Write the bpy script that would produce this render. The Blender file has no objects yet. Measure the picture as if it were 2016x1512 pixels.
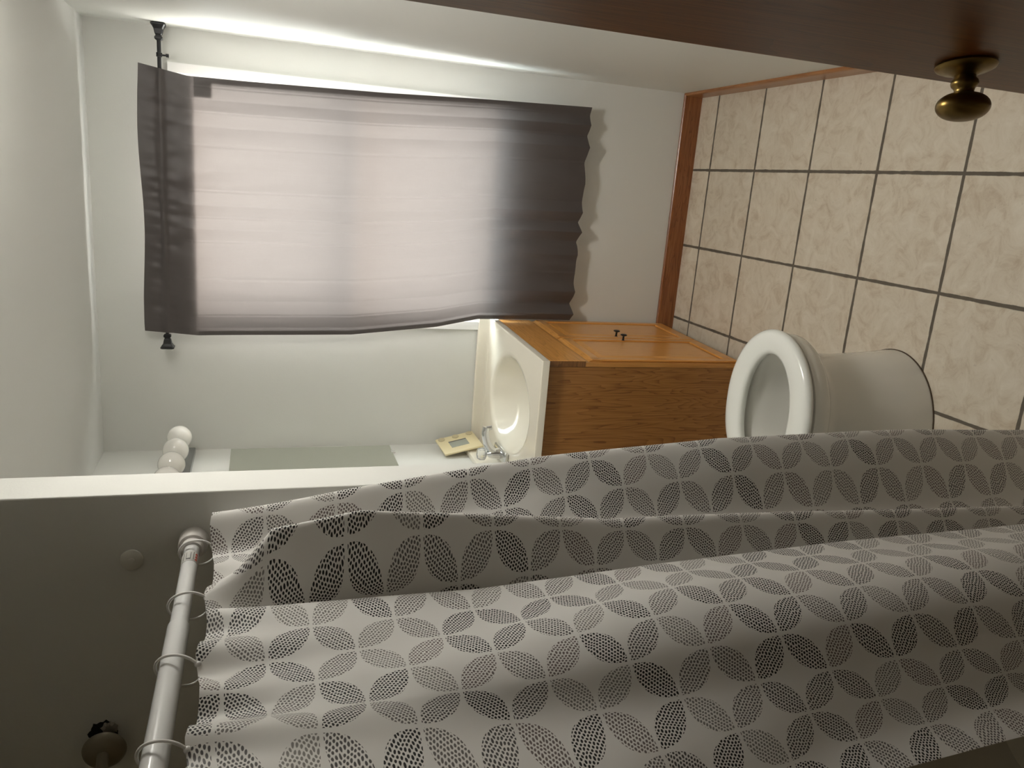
import bpy, bmesh, math, random
from mathutils import Vector, Matrix, noise

random.seed(4)
C = bpy.context.scene.collection
SC = bpy.context.scene

# ------------------------------------------------------------------ camera
F_PX = 1541.76
PITCH, ROLL, YAW, CAM_H = -0.3112, -0.0002, 0.2605, 1.853
Rm = (Matrix.Rotation(YAW, 3, 'Z') @ Matrix.Rotation(PITCH, 3, 'X') @ Matrix.Rotation(ROLL, 3, 'Y'))
right, fwd, up = Rm.col[0], Rm.col[1], Rm.col[2]
cam_d = bpy.data.cameras.new('camera')
cam = bpy.data.objects.new('camera', cam_d)
C.objects.link(cam)
cam_d.sensor_fit = 'HORIZONTAL'
cam_d.sensor_width = 36.0
cam_d.lens = F_PX / 2016 * 36.0
cam_d.clip_start = 0.02
# the phone was held sideways: image right is the room's down
m = Matrix((-up, right, -fwd)).transposed().to_4x4()
m.translation = Vector((0, 0, CAM_H))
cam.matrix_world = m
SC.camera = cam

# ------------------------------------------------------------------ light
SC.view_settings.view_transform = 'Standard'
SC.view_settings.look = 'None'
SC.view_settings.gamma = 1.0
SC.view_settings.use_curve_mapping = False
SC.view_settings.exposure = 0.6
SKY = 22.0
FILL_LAMP = 37.0  # strength of the added ceiling fill light
world = bpy.data.worlds.new('sky')
SC.world = world
world.use_nodes = True
bg = world.node_tree.nodes['Background']
wnt = world.node_tree
wtc = wnt.nodes.new('ShaderNodeTexCoord')
wsp = wnt.nodes.new('ShaderNodeSeparateXYZ')
wnt.links.new(wtc.outputs['Generated'], wsp.inputs[0])
wmr = wnt.nodes.new('ShaderNodeMapRange')            # sky is brightest straight out over the yard
wmr.interpolation_type = 'SMOOTHSTEP'
wmr.inputs['From Min'].default_value = 0.1; wmr.inputs['From Max'].default_value = 1.0
wmr.inputs['To Min'].default_value = SKY * 0.75; wmr.inputs['To Max'].default_value = SKY
wnt.links.new(wsp.outputs[1], wmr.inputs['Value'])
wgr = wnt.nodes.new('ShaderNodeMapRange')            # pale sunlit ground below the horizon
wgr.inputs['From Min'].default_value = 0.05; wgr.inputs['From Max'].default_value = -0.15
wgr.inputs['To Min'].default_value = 1.0; wgr.inputs['To Max'].default_value = 1.9
wnt.links.new(wsp.outputs[2], wgr.inputs['Value'])
wmu = wnt.nodes.new('ShaderNodeMath'); wmu.operation = 'MULTIPLY'
wnt.links.new(wmr.outputs['Result'], wmu.inputs[0]); wnt.links.new(wgr.outputs['Result'], wmu.inputs[1])
wnt.links.new(wmu.outputs[0], bg.inputs['Strength'])
wcm = wnt.nodes.new('ShaderNodeMix'); wcm.data_type = 'RGBA'
wcm.inputs['A'].default_value = (1.0, 0.94, 0.87, 1); wcm.inputs['B'].default_value = (0.86, 0.96, 1.0, 1)
wcr = wnt.nodes.new('ShaderNodeMapRange')
wcr.inputs['From Min'].default_value = -0.1; wcr.inputs['From Max'].default_value = 0.25
wnt.links.new(wsp.outputs[2], wcr.inputs['Value']); wnt.links.new(wcr.outputs['Result'], wcm.inputs['Factor'])
wnt.links.new(wcm.outputs['Result'], bg.inputs['Color'])
pd = bpy.data.lights.new('window_portal', 'AREA')
pd.shape = 'RECTANGLE'; pd.size = 0.90; pd.size_y = 1.28
pd.cycles.is_portal = True
po = bpy.data.objects.new('window_portal', pd)
C.objects.link(po)
po.location = (-0.145, 3.40, 1.505)
po.rotation_euler = (math.radians(-90), 0, 0)

# ------------------------------------------------------------------ room numbers
XR, XL, YB, H = 0.449, -1.146, 3.258, 2.44
XP, YP, YP2 = -0.580, 1.42, 1.521          # end and two faces of the dividing wall
XA = -1.42                                  # tub alcove's long wall
YN = -0.10                                  # alcove's near end
WX0, WX1, WZ0, WZ1 = -0.592, 0.303, 0.868, 2.142   # window hole

# ------------------------------------------------------------------ materials
def new_mat(name):
    mt = bpy.data.materials.new(name)
    mt.use_nodes = True
    nt = mt.node_tree
    return mt, nt, nt.nodes['Principled BSDF'], nt.nodes['Material Output']

def simple(name, col, rough=0.5, metal=0.0, spec=0.5, coat=0.0, bump=0.0, bscale=200.0, trans=0.0, ior=1.45, vary=0.0):
    mt, nt, b, out = new_mat(name)
    b.inputs['Base Color'].default_value = (*col, 1)
    b.inputs['Roughness'].default_value = rough
    b.inputs['Metallic'].default_value = metal
    b.inputs['Specular IOR Level'].default_value = spec
    b.inputs['Coat Weight'].default_value = coat
    b.inputs['Coat Roughness'].default_value = 0.08
    b.inputs['Transmission Weight'].default_value = trans
    b.inputs['IOR'].default_value = ior
    tc = nt.nodes.new('ShaderNodeTexCoord')
    n = nt.nodes.new('ShaderNodeTexNoise')
    n.inputs['Scale'].default_value = bscale
    n.inputs['Detail'].default_value = 4
    nt.links.new(tc.outputs['Object'], n.inputs['Vector'])
    if vary:
        n2 = nt.nodes.new('ShaderNodeTexNoise')
        n2.inputs['Scale'].default_value = 6.0
        nt.links.new(tc.outputs['Object'], n2.inputs['Vector'])
        mx = nt.nodes.new('ShaderNodeMix'); mx.data_type = 'RGBA'
        mx.inputs['A'].default_value = (*[c * (1 - vary) for c in col], 1)
        mx.inputs['B'].default_value = (*[min(1, c * (1 + vary)) for c in col], 1)
        nt.links.new(n2.outputs['Fac'], mx.inputs['Factor'])
        nt.links.new(mx.outputs['Result'], b.inputs['Base Color'])
    if bump:
        bp = nt.nodes.new('ShaderNodeBump')
        bp.inputs['Strength'].default_value = bump
        bp.inputs['Distance'].default_value = 0.002
        nt.links.new(n.outputs['Fac'], bp.inputs['Height'])
        nt.links.new(bp.outputs['Normal'], b.inputs['Normal'])
    return mt

def mnode(nt, op, a, b=None, c=None):
    n = nt.nodes.new('ShaderNodeMath'); n.operation = op
    for i, v in enumerate((a, b, c)):
        if v is None: continue
        if isinstance(v, (int, float)): n.inputs[i].default_value = v
        else: nt.links.new(v, n.inputs[i])
    return n.outputs[0]

def wood(name, dark, mid, light, axis=2, rough=0.35, scale=1.0, coat=0.2, contrast=1.0):
    """oak-like grain running along local axis"""
    mt, nt, b, out = new_mat(name)
    tc = nt.nodes.new('ShaderNodeTexCoord')
    mp = nt.nodes.new('ShaderNodeMapping')
    s = [9.0 * scale] * 3; s[axis] = 0.9 * scale
    mp.inputs['Scale'].default_value = s
    nt.links.new(tc.outputs['Object'], mp.inputs['Vector'])
    n = nt.nodes.new('ShaderNodeTexNoise')
    n.inputs['Scale'].default_value = 1.3; n.inputs['Detail'].default_value = 3; n.inputs['Distortion'].default_value = 0.4
    nt.links.new(mp.outputs['Vector'], n.inputs['Vector'])
    rings = mnode(nt, 'FRACT', mnode(nt, 'MULTIPLY', n.outputs['Fac'], 22.0))
    mp2 = nt.nodes.new('ShaderNodeMapping')
    s2 = [330.0 * scale] * 3; s2[axis] = 6.0 * scale
    mp2.inputs['Scale'].default_value = s2
    nt.links.new(tc.outputs['Object'], mp2.inputs['Vector'])
    n2 = nt.nodes.new('ShaderNodeTexNoise')
    n2.inputs['Scale'].default_value = 1.0; n2.inputs['Detail'].default_value = 2
    nt.links.new(mp2.outputs['Vector'], n2.inputs['Vector'])
    rings = mnode(nt, 'POWER', rings, 3.0)                 # thin dark growth lines
    f = mnode(nt, 'SUBTRACT', mnode(nt, 'MULTIPLY', n2.outputs['Fac'], 1.25), mnode(nt, 'MULTIPLY', rings, 0.42 * contrast))
    f = mnode(nt, 'ADD', f, 0.02)
    cr = nt.nodes.new('ShaderNodeValToRGB')
    e = cr.color_ramp.elements
    e[0].position = 0.15; e[0].color = (*dark, 1)
    e[1].position = 0.85; e[1].color = (*light, 1)
    k = e.new(0.5); k.color = (*mid, 1)
    nt.links.new(f, cr.inputs['Fac'])
    nt.links.new(cr.outputs['Color'], b.inputs['Base Color'])
    b.inputs['Roughness'].default_value = rough
    b.inputs['Coat Weight'].default_value = coat
    b.inputs['Coat Roughness'].default_value = 0.2
    bp = nt.nodes.new('ShaderNodeBump')
    bp.inputs['Strength'].default_value = 0.12; bp.inputs['Distance'].default_value = 0.001
    nt.links.new(n2.outputs['Fac'], bp.inputs['Height'])
    nt.links.new(bp.outputs['Normal'], b.inputs['Normal'])
    return mt

def tile_mat():
    mt, nt, b, out = new_mat('floor_tile')
    P, X0, Y0, G = 0.3335, 0.1305, 3.105, 0.0048
    geo = nt.nodes.new('ShaderNodeNewGeometry')
    sp = nt.nodes.new('ShaderNodeSeparateXYZ')
    nt.links.new(geo.outputs['Position'], sp.inputs[0])
    wob = nt.nodes.new('ShaderNodeTexNoise'); wob.inputs['Scale'].default_value = 22; wob.inputs['Detail'].default_value = 3
    nt.links.new(geo.outputs['Position'], wob.inputs['Vector'])
    wv = mnode(nt, 'MULTIPLY', mnode(nt, 'SUBTRACT', wob.outputs['Fac'], 0.5), 0.006)
    ds, cells = [], []
    for k, o in ((0, X0), (1, Y0)):
        q = mnode(nt, 'DIVIDE', mnode(nt, 'SUBTRACT', sp.outputs[k], o), P)
        cells.append(mnode(nt, 'FLOOR', q))
        fr = mnode(nt, 'FRACT', q)
        d = mnode(nt, 'MINIMUM', fr, mnode(nt, 'SUBTRACT', 1.0, fr))
        ds.append(mnode(nt, 'ADD', mnode(nt, 'MULTIPLY', d, P), wv))
    d = mnode(nt, 'MINIMUM', ds[0], ds[1])
    mr = nt.nodes.new('ShaderNodeMapRange'); mr.interpolation_type = 'SMOOTHSTEP'
    mr.inputs['From Min'].default_value = G - 0.0008; mr.inputs['From Max'].default_value = G + 0.0012
    nt.links.new(d, mr.inputs['Value'])
    tilef = mr.outputs['Result']
    cmb = nt.nodes.new('ShaderNodeCombineXYZ')
    nt.links.new(cells[0], cmb.inputs[0]); nt.links.new(cells[1], cmb.inputs[1])
    wn = nt.nodes.new('ShaderNodeTexWhiteNoise')
    nt.links.new(cmb.outputs[0], wn.inputs['Vector'])
    off = nt.nodes.new('ShaderNodeVectorMath'); off.operation = 'MULTIPLY_ADD'
    nt.links.new(wn.outputs['Color'], off.inputs[0]); off.inputs[1].default_value = (7, 7, 7)
    nt.links.new(geo.outputs['Position'], off.inputs[2])
    def noise(s, det, dist=0.0, rough=0.6):
        n = nt.nodes.new('ShaderNodeTexNoise')
        n.inputs['Scale'].default_value = s; n.inputs['Detail'].default_value = det
        n.inputs['Distortion'].default_value = dist; n.inputs['Roughness'].default_value = rough
        nt.links.new(off.outputs[0], n.inputs['Vector'])
        return n.outputs['Fac']
    a = noise(16, 7, 0.9, 0.7)
    cr = nt.nodes.new('ShaderNodeValToRGB')
    e = cr.color_ramp.elements
    e[0].position = 0.30; e[0].color = (0.53, 0.43, 0.315, 1)
    e[1].position = 0.70; e[1].color = (0.74, 0.67, 0.555, 1)
    k = e.new(0.48); k.color = (0.66, 0.58, 0.46, 1)
    nt.links.new(a, cr.inputs['Fac'])
    # fine dark pits and scratches in patches
    v = noise(60, 5, 2.2, 0.75)
    pm = noise(5, 2)
    pit = mnode(nt, 'MULTIPLY', mnode(nt, 'LESS_THAN', v, 0.36), mnode(nt, 'GREATER_THAN', pm, 0.50))
    mx = nt.nodes.new('ShaderNodeMix'); mx.data_type = 'RGBA'
    mx.inputs['B'].default_value = (0.38, 0.31, 0.23, 1)
    nt.links.new(mnode(nt, 'MULTIPLY', pit, 0.55), mx.inputs['Factor'])
    nt.links.new(cr.outputs['Color'], mx.inputs['A'])
    gn = nt.nodes.new('ShaderNodeMix'); gn.data_type = 'RGBA'
    gn.inputs['A'].default_value = (0.11, 0.09, 0.068, 1); gn.inputs['B'].default_value = (0.16, 0.135, 0.105, 1)
    nt.links.new(wob.outputs['Fac'], gn.inputs['Factor'])
    fm = nt.nodes.new('ShaderNodeMix'); fm.data_type = 'RGBA'
    nt.links.new(tilef, fm.inputs['Factor'])
    nt.links.new(gn.outputs['Result'], fm.inputs['A']); nt.links.new(mx.outputs['Result'], fm.inputs['B'])
    nt.links.new(fm.outputs['Result'], b.inputs['Base Color'])
    nt.links.new(mnode(nt, 'SUBTRACT', 0.85, mnode(nt, 'MULTIPLY', tilef, 0.35)), b.inputs['Roughness'])
    bp = nt.nodes.new('ShaderNodeBump'); bp.inputs['Strength'].default_value = 0.6; bp.inputs['Distance'].default_value = 0.004
    hgt = mnode(nt, 'ADD', tilef, mnode(nt, 'MULTIPLY', v, 0.12))
    nt.links.new(hgt, bp.inputs['Height']); nt.links.new(bp.outputs['Normal'], b.inputs['Normal'])
    return mt

def shower_mat():
    """white cloth printed with leaves made of dots, on UV metres"""
    mt, nt, b, out = new_mat('printed_cloth')
    P = 0.0615
    uv = nt.nodes.new('ShaderNodeUVMap'); uv.uv_map = 'UVMap'
    sp = nt.nodes.new('ShaderNodeSeparateXYZ')
    nt.links.new(uv.outputs['UV'], sp.inputs[0])
    q = [mnode(nt, 'DIVIDE', sp.outputs[k], P) for k in (0, 1)]
    cell = [mnode(nt, 'FLOOR', x) for x in q]
    f = [mnode(nt, 'SUBTRACT', mnode(nt, 'FRACT', x), 0.5) for x in q]
    par = mnode(nt, 'MODULO', mnode(nt, 'ADD', mnode(nt, 'ADD', cell[0], cell[1]), 200.0), 2.0)
    sgn = mnode(nt, 'SUBTRACT', 1.0, mnode(nt, 'MULTIPLY', par, 2.0))
    fx = mnode(nt, 'MULTIPLY', f[0], sgn); fy = f[1]
    
    h, pw = 0.46, 2.6
    def corner(cx, cy):                                  # rounded-square distance from a cell corner
        return mnode(nt, 'ADD', mnode(nt, 'POWER', mnode(nt, 'ABSOLUTE', mnode(nt, 'SUBTRACT', fx, cx)), pw),
                     mnode(nt, 'POWER', mnode(nt, 'ABSOLUTE', mnode(nt, 'SUBTRACT', fy, cy)), pw))
    leaf = mnode(nt, 'MULTIPLY', mnode(nt, 'LESS_THAN', corner(-h, h), (2 * h) ** pw), mnode(nt, 'LESS_THAN', corner(h, -h), (2 * h) ** pw))
    inx = mnode(nt, 'MULTIPLY', mnode(nt, 'LESS_THAN', mnode(nt, 'ABSOLUTE', fx), h), mnode(nt, 'LESS_THAN', mnode(nt, 'ABSOLUTE', fy), h))
    leaf = mnode(nt, 'MULTIPLY', leaf, inx)
    # dots on a slightly warped diagonal lattice
    nz = nt.nodes.new('ShaderNodeTexNoise'); nz.inputs['Scale'].default_value = 70; nz.inputs['Detail'].default_value = 1
    nt.links.new(uv.outputs['UV'], nz.inputs['Vector'])
    wv = mnode(nt, 'MULTIPLY', mnode(nt, 'SUBTRACT', nz.outputs['Fac'], 0.5), 0.10)
    a = mnode(nt, 'ADD', mnode(nt, 'MULTIPLY', mnode(nt, 'ADD', fx, fy), 0.7071), wv)
    c = mnode(nt, 'ADD', mnode(nt, 'MULTIPLY', mnode(nt, 'SUBTRACT', fx, fy), 0.7071), wv)
    N = 13.0
    row = mnode(nt, 'FLOOR', mnode(nt, 'MULTIPLY', c, N))
    sh = mnode(nt, 'MULTIPLY', row, 0.5)
    da = mnode(nt, 'SUBTRACT', mnode(nt, 'FRACT', mnode(nt, 'ADD', mnode(nt, 'MULTIPLY', a, N), sh)), 0.5)
    dc = mnode(nt, 'SUBTRACT', mnode(nt, 'FRACT', mnode(nt, 'MULTIPLY', c, N)), 0.5)
    dd = mnode(nt, 'ADD', mnode(nt, 'MULTIPLY', da, da), mnode(nt, 'MULTIPLY', dc, dc))
    ms = nt.nodes.new('ShaderNodeMapRange'); ms.interpolation_type = 'SMOOTHSTEP'
    ms.inputs['From Min'].default_value = 0.17; ms.inputs['From Max'].default_value = 0.085
    nt.links.new(dd, ms.inputs['Value'])
    mask = mnode(nt, 'MULTIPLY', leaf, ms.outputs['Result'])
    cb = nt.nodes.new('ShaderNodeCombineXYZ')
    nt.links.new(cell[0], cb.inputs[0]); nt.links.new(cell[1], cb.inputs[1])
    wn = nt.nodes.new('ShaderNodeTexWhiteNoise'); nt.links.new(cb.outputs[0], wn.inputs['Vector'])
    cr = nt.nodes.new('ShaderNodeValToRGB'); cr.color_ramp.interpolation = 'CONSTANT'
    e = cr.color_ramp.elements
    e[0].position = 0.0; e[0].color = (0.022, 0.020, 0.020, 1)
    e[1].position = 0.24; e[1].color = (0.10, 0.092, 0.087, 1)
    for p, col in ((0.50, (0.17, 0.155, 0.145, 1)), (0.72, (0.25, 0.235, 0.215, 1)), (0.88, (0.19, 0.155, 0.145, 1))):
        k = e.new(p); k.color = col
    nt.links.new(wn.outputs['Value'], cr.inputs['Fac'])
    mx = nt.nodes.new('ShaderNodeMix'); mx.data_type = 'RGBA'
    mx.inputs['A'].default_value = (0.84, 0.82, 0.785, 1)
    nt.links.new(mask, mx.inputs['Factor']); nt.links.new(cr.outputs['Color'], mx.inputs['B'])
    nt.links.new(mx.outputs['Result'], b.inputs['Base Color'])
    b.inputs['Roughness'].default_value = 0.42
    b.inputs['Specular IOR Level'].default_value = 0.4
    n2 = nt.nodes.new('ShaderNodeTexNoise'); n2.inputs['Scale'].default_value = 9; n2.inputs['Detail'].default_value = 5
    nt.links.new(uv.outputs['UV'], n2.inputs['Vector'])
    bp = nt.nodes.new('ShaderNodeBump'); bp.inputs['Strength'].default_value = 0.25; bp.inputs['Distance'].default_value = 0.01
    nt.links.new(n2.outputs['Fac'], bp.inputs['Height']); nt.links.new(bp.outputs['Normal'], b.inputs['Normal'])
    tr = nt.nodes.new('ShaderNodeBsdfTranslucent')
    nt.links.new(mx.outputs['Result'], tr.inputs['Color'])
    ms2 = nt.nodes.new('ShaderNodeMixShader'); ms2.inputs[0].default_value = 0.24
    nt.links.new(b.outputs[0], ms2.inputs[1]); nt.links.new(tr.outputs[0], ms2.inputs[2])
    nt.links.new(ms2.outputs[0], out.inputs['Surface'])
    return mt

def drape_mat(name, trans=0.30):
    """thin taupe satin that lets daylight glow through"""
    mt, nt, b, out = new_mat(name)
    tc = nt.nodes.new('ShaderNodeTexCoord')
    w = []
    for k in (0, 2):
        wv = nt.nodes.new('ShaderNodeTexNoise')
        mp = nt.nodes.new('ShaderNodeMapping')
        s = [900.0, 900.0, 900.0]; s[2 - k] = 25.0
        mp.inputs['Scale'].default_value = s
        nt.links.new(tc.outputs['Object'], mp.inputs['Vector'])
        nt.links.new(mp.outputs['Vector'], wv.inputs['Vector'])
        wv.inputs['Scale'].default_value = 1.0
        w.append(wv.outputs['Fac'])
    weave = mnode(nt, 'MULTIPLY', mnode(nt, 'ADD', w[0], w[1]), 0.5)
    mx = nt.nodes.new('ShaderNodeMix'); mx.data_type = 'RGBA'
    mx.inputs['A'].default_value = (0.42, 0.35, 0.325, 1); mx.inputs['B'].default_value = (0.88, 0.785, 0.755, 1)
    nt.links.new(weave, mx.inputs['Factor'])
    b.inputs['Base Color'].default_value = (0.085, 0.072, 0.070, 1)
    b.inputs['Roughness'].default_value = 0.45
    b.inputs['Sheen Weight'].default_value = 0.15
    tr = nt.nodes.new('ShaderNodeBsdfTranslucent')
    nt.links.new(mx.outputs['Result'], tr.inputs['Color'])
    ms = nt.nodes.new('ShaderNodeMixShader'); ms.inputs[0].default_value = trans
    nt.links.new(b.outputs[0], ms.inputs[1]); nt.links.new(tr.outputs[0], ms.inputs[2])
    nt.links.new(ms.outputs[0], out.inputs['Surface'])
    return mt

M = {}
M['wall'] = simple('wall_paint', (0.735, 0.736, 0.70), 0.5, spec=0.3, bump=0.12, bscale=180)
M['ceiling'] = simple('ceiling_paint', (0.75, 0.75, 0.725), 0.6, spec=0.3, bump=0.12, bscale=150)
M['hall'] = simple('hall_paint', (0.55, 0.50, 0.42), 0.6, bump=0.1)
M['surround'] = simple('tub_surround', (0.30, 0.235, 0.12), 0.4, vary=0.1)
M['tile'] = tile_mat()
M['trim_wood'] = wood('stained_trim', (0.13, 0.040, 0.012), (0.24, 0.080, 0.022), (0.34, 0.135, 0.045), axis=0, rough=0.3, contrast=0.7)
M['trim_wood_y'] = wood('stained_trim_side', (0.20, 0.080, 0.025), (0.32, 0.135, 0.045), (0.43, 0.205, 0.080), axis=1, rough=0.35, contrast=0.7)
M['door_wood'] = wood('dark_door_veneer', (0.10, 0.028, 0.003), (0.14, 0.042, 0.006), (0.19, 0.062, 0.011), axis=2, rough=0.36, coat=0.0, scale=0.7, contrast=0.6)
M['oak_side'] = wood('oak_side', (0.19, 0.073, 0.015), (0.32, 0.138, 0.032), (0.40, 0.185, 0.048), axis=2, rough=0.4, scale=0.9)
M['oak'] = wood('oak_vertical', (0.56, 0.235, 0.045), (0.72, 0.325, 0.070), (0.80, 0.40, 0.10), axis=2, rough=0.28, contrast=0.6, coat=0.35)
M['oak_y'] = wood('oak_horizontal', (0.54, 0.235, 0.05), (0.73, 0.34, 0.080), (0.82, 0.43, 0.12), axis=1, rough=0.28, contrast=0.9, coat=0.35)
M['oak_frame'] = wood('oak_frame', (0.40, 0.175, 0.04), (0.54, 0.245, 0.060), (0.62, 0.30, 0.08), axis=2, rough=0.35, contrast=0.6)
M['oak_dark'] = wood('oak_end_grain', (0.13, 0.05, 0.013), (0.20, 0.085, 0.024), (0.27, 0.12, 0.035), axis=0, rough=0.4)
M['marble'] = simple('cultured_marble', (0.84, 0.79, 0.67), 0.12, coat=0.6, vary=0.02)
M['porcelain'] = simple('porcelain', (0.80, 0.785, 0.73), 0.12, coat=0.5)
M['seat_plastic'] = simple('seat_plastic', (0.84, 0.85, 0.80), 0.2, coat=0.2)
M['chrome_dull'] = simple('grey_chrome', (0.36, 0.37, 0.38), 0.22, metal=1.0)
M['chrome'] = simple('chrome', (0.72, 0.73, 0.74), 0.12, metal=1.0)
M['acrylic'] = simple('clear_acrylic', (0.95, 0.97, 0.98), 0.08, trans=0.8, ior=1.4)
M['black'] = simple('black_metal', (0.012, 0.012, 0.013), 0.4, spec=0.5)
M['knob_dark'] = simple('dark_bronze_knob', (0.025, 0.022, 0.020), 0.35, metal=0.6)
M['bronze'] = simple('oil_rubbed_bronze', (0.27, 0.24, 0.18), 0.38, metal=0.6, vary=0.3)
M['brass'] = simple('antique_brass', (0.22, 0.145, 0.045), 0.33, metal=1.0, vary=0.25)
M['rod_white'] = simple('white_enamel_rod', (0.64, 0.64, 0.63), 0.25, coat=0.6)
M['rod_sleeve'] = simple('white_plastic_sleeve', (0.66, 0.63, 0.60), 0.4)
M['label'] = simple('grey_label', (0.42, 0.41, 0.38), 0.5)
M['ink'] = simple('dark_ink', (0.05, 0.05, 0.05), 0.6)
M['red'] = simple('red_ink', (0.45, 0.06, 0.03), 0.6)
M['ring'] = simple('clear_plastic_ring', (0.95, 0.94, 0.91), 0.12, trans=0.25, ior=1.4)
M['cap'] = simple('white_cap', (0.76, 0.75, 0.70), 0.4)
M['opal'] = simple('opal_bulb', (0.93, 0.91, 0.86), 0.15, coat=0.5)
M['mirror'] = simple('mirror_silver', (0.80, 0.83, 0.77), 0.02, metal=1.0)
M['mirror_edge'] = simple('mirror_edge', (0.55, 0.62, 0.56), 0.15)
M['device'] = simple('aged_cream_plastic', (0.80, 0.70, 0.44), 0.4)
M['device_btn'] = simple('cream_button', (0.60, 0.52, 0.33), 0.4)
M['lcd'] = simple('grey_lcd', (0.36, 0.38, 0.33), 0.15)
M['bezel'] = simple('dark_bezel', (0.10, 0.095, 0.08), 0.4)
M['window_white'] = simple('white_window_vinyl', (0.86, 0.86, 0.84), 0.35)
M['drape'] = drape_mat('taupe_sheer', 0.032)
M['drape_hem'] = drape_mat('taupe_sheer_hem', 0.008)
M['drape_tag'] = drape_mat('taupe_tag', 0.006)
M['cloth'] = shower_mat()
M['tub'] = simple('tub_enamel', (0.62, 0.56, 0.44), 0.25, coat=0.3)
M['hole'] = simple('wall_hole', (0.010, 0.009, 0.008), 0.9)
M['plaster'] = simple('torn_plaster', (0.30, 0.27, 0.22), 0.9, bump=0.6, bscale=90)
M['water'] = simple('water', (0.9, 0.93, 0.9), 0.03, trans=1.0, ior=1.33)
M['dirt'] = simple('caulk_line', (0.10, 0.07, 0.045), 0.8)
mt, nt, b, out = new_mat('window_glass')
tp = nt.nodes.new('ShaderNodeBsdfTransparent'); tp.inputs[0].default_value = (0.93, 0.95, 0.95, 1)
gl = nt.nodes.new('ShaderNodeBsdfGlossy'); gl.inputs['Roughness'].default_value = 0.02
lw = nt.nodes.new('ShaderNodeLayerWeight'); lw.inputs[0].default_value = 0.5
fz = mnode(nt, 'ADD', mnode(nt, 'MULTIPLY', mnode(nt, 'POWER', lw.outputs['Facing'], 5.0), 0.9), 0.03)
mg = nt.nodes.new('ShaderNodeMixShader')
nt.links.new(fz, mg.inputs[0]); nt.links.new(tp.outputs[0], mg.inputs[1]); nt.links.new(gl.outputs[0], mg.inputs[2])
nt.links.new(mg.outputs[0], out.inputs['Surface'])
M['glass'] = mt
mt, nt, b, out = new_mat('fill_diffuser')  # glow for the added, unseen ceiling fixture
b.inputs['Base Color'].default_value = (0.8, 0.8, 0.78, 1)
b.inputs['Emission Color'].default_value = (1.0, 0.965, 0.90, 1)
b.inputs['Emission Strength'].default_value = FILL_LAMP
M['fill_lamp'] = mt

# ------------------------------------------------------------------ mesh helpers
def link_mesh(name, bm, mat, parent=None, smooth=False, loc=None, angle=40):
    me = bpy.data.meshes.new(name)
    bmesh.ops.recalc_face_normals(bm, faces=bm.faces)
    bm.to_mesh(me); bm.free()
    me.materials.append(mat)
    if smooth:
        me.shade_smooth()
        me.set_sharp_from_angle(angle=math.radians(angle))
    o = bpy.data.objects.new(name, me)
    C.objects.link(o)
    if parent: o.parent = parent
    if loc: o.location = loc
    return o

def box(bm, x0, x1, y0, y1, z0, z1, bev=0.0, seg=2):
    r = bmesh.ops.create_cube(bm, size=1.0)
    vs = r['verts']
    for v in vs:
        v.co = Vector((x0 if v.co.x < 0 else x1, y0 if v.co.y < 0 else y1, z0 if v.co.z < 0 else z1))
    if bev > 0:
        es = list({e for v in vs for e in v.link_edges})
        bmesh.ops.bevel(bm, geom=es, offset=bev, segments=seg, profile=0.5, affect='EDGES')
    return bm

def bx(*a, **k):
    return box(bmesh.new(), *a, **k)

def prism(bm, poly, z0, z1):
    a = [bm.verts.new((x, y, z0)) for x, y in poly]
    b_ = [bm.verts.new((x, y, z1)) for x, y in poly]
    n = len(poly)
    bm.faces.new(a[::-1]); bm.faces.new(b_)
    for i in range(n):
        bm.faces.new((a[i], a[(i + 1) % n], b_[(i + 1) % n], b_[i]))
    return bm

def loft(bm, rings, cap0=True, cap1=True):
    vr = [[bm.verts.new(p) for p in r] for r in rings]
    n = len(rings[0])
    for a, c in zip(vr, vr[1:]):
        for i in range(n):
            bm.faces.new((a[i], a[(i + 1) % n], c[(i + 1) % n], c[i]))
    if cap0: bm.faces.new(vr[0][::-1])
    if cap1: bm.faces.new(vr[-1])
    return vr

def frame_from(d):
    d = Vector(d).normalized()
    a = Vector((0, 0, 1)) if abs(d.z) < 0.9 else Vector((1, 0, 0))
    u = a.cross(d).normalized()
    return u, d.cross(u), d

def lathe(bm, prof, origin, axis, n=40, sx=1.0, sy=1.0):
    """prof: (distance along axis, radius) pairs; sx/sy squash the two radial axes"""
    u, v, d = frame_from(axis)
    o = Vector(origin)
    rings = []
    for t, r in prof:
        r = max(r, 1e-4)
        rings.append([o + d * t + u * (r * sx * math.cos(2 * math.pi * i / n)) + v * (r * sy * math.sin(2 * math.pi * i / n)) for i in range(n)])
    loft(bm, rings)
    return bm

def tube(bm, pts, r, n=14, closed=False):
    pts = [Vector(p) for p in pts]
    m_ = len(pts)
    rings = []
    u = None
    for i, p in enumerate(pts):
        if closed: d = pts[(i + 1) % m_] - pts[i - 1]
        else: d = pts[min(i + 1, m_ - 1)] - pts[max(i - 1, 0)]
        d.normalize()
        if u is None: u, v, _ = frame_from(d)
        else:
            u = (u - d * u.dot(d)).normalized(); v = d.cross(u)
        rr = r[i] if isinstance(r, (list, tuple)) else r
        rings.append([p + u * (rr * math.cos(2 * math.pi * k / n)) + v * (rr * math.sin(2 * math.pi * k / n)) for k in range(n)])
    if closed: rings.append(rings[0])
    loft(bm, rings, not closed, not closed)
    if closed: bmesh.ops.remove_doubles(bm, verts=bm.verts, dist=1e-6)
    return bm

def sphere(bm, c, r, seg=40, rng=24):
    res = bmesh.ops.create_uvsphere(bm, u_segments=seg, v_segments=rng, radius=r)
    for v in res['verts']: v.co += Vector(c)
    return bm

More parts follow.
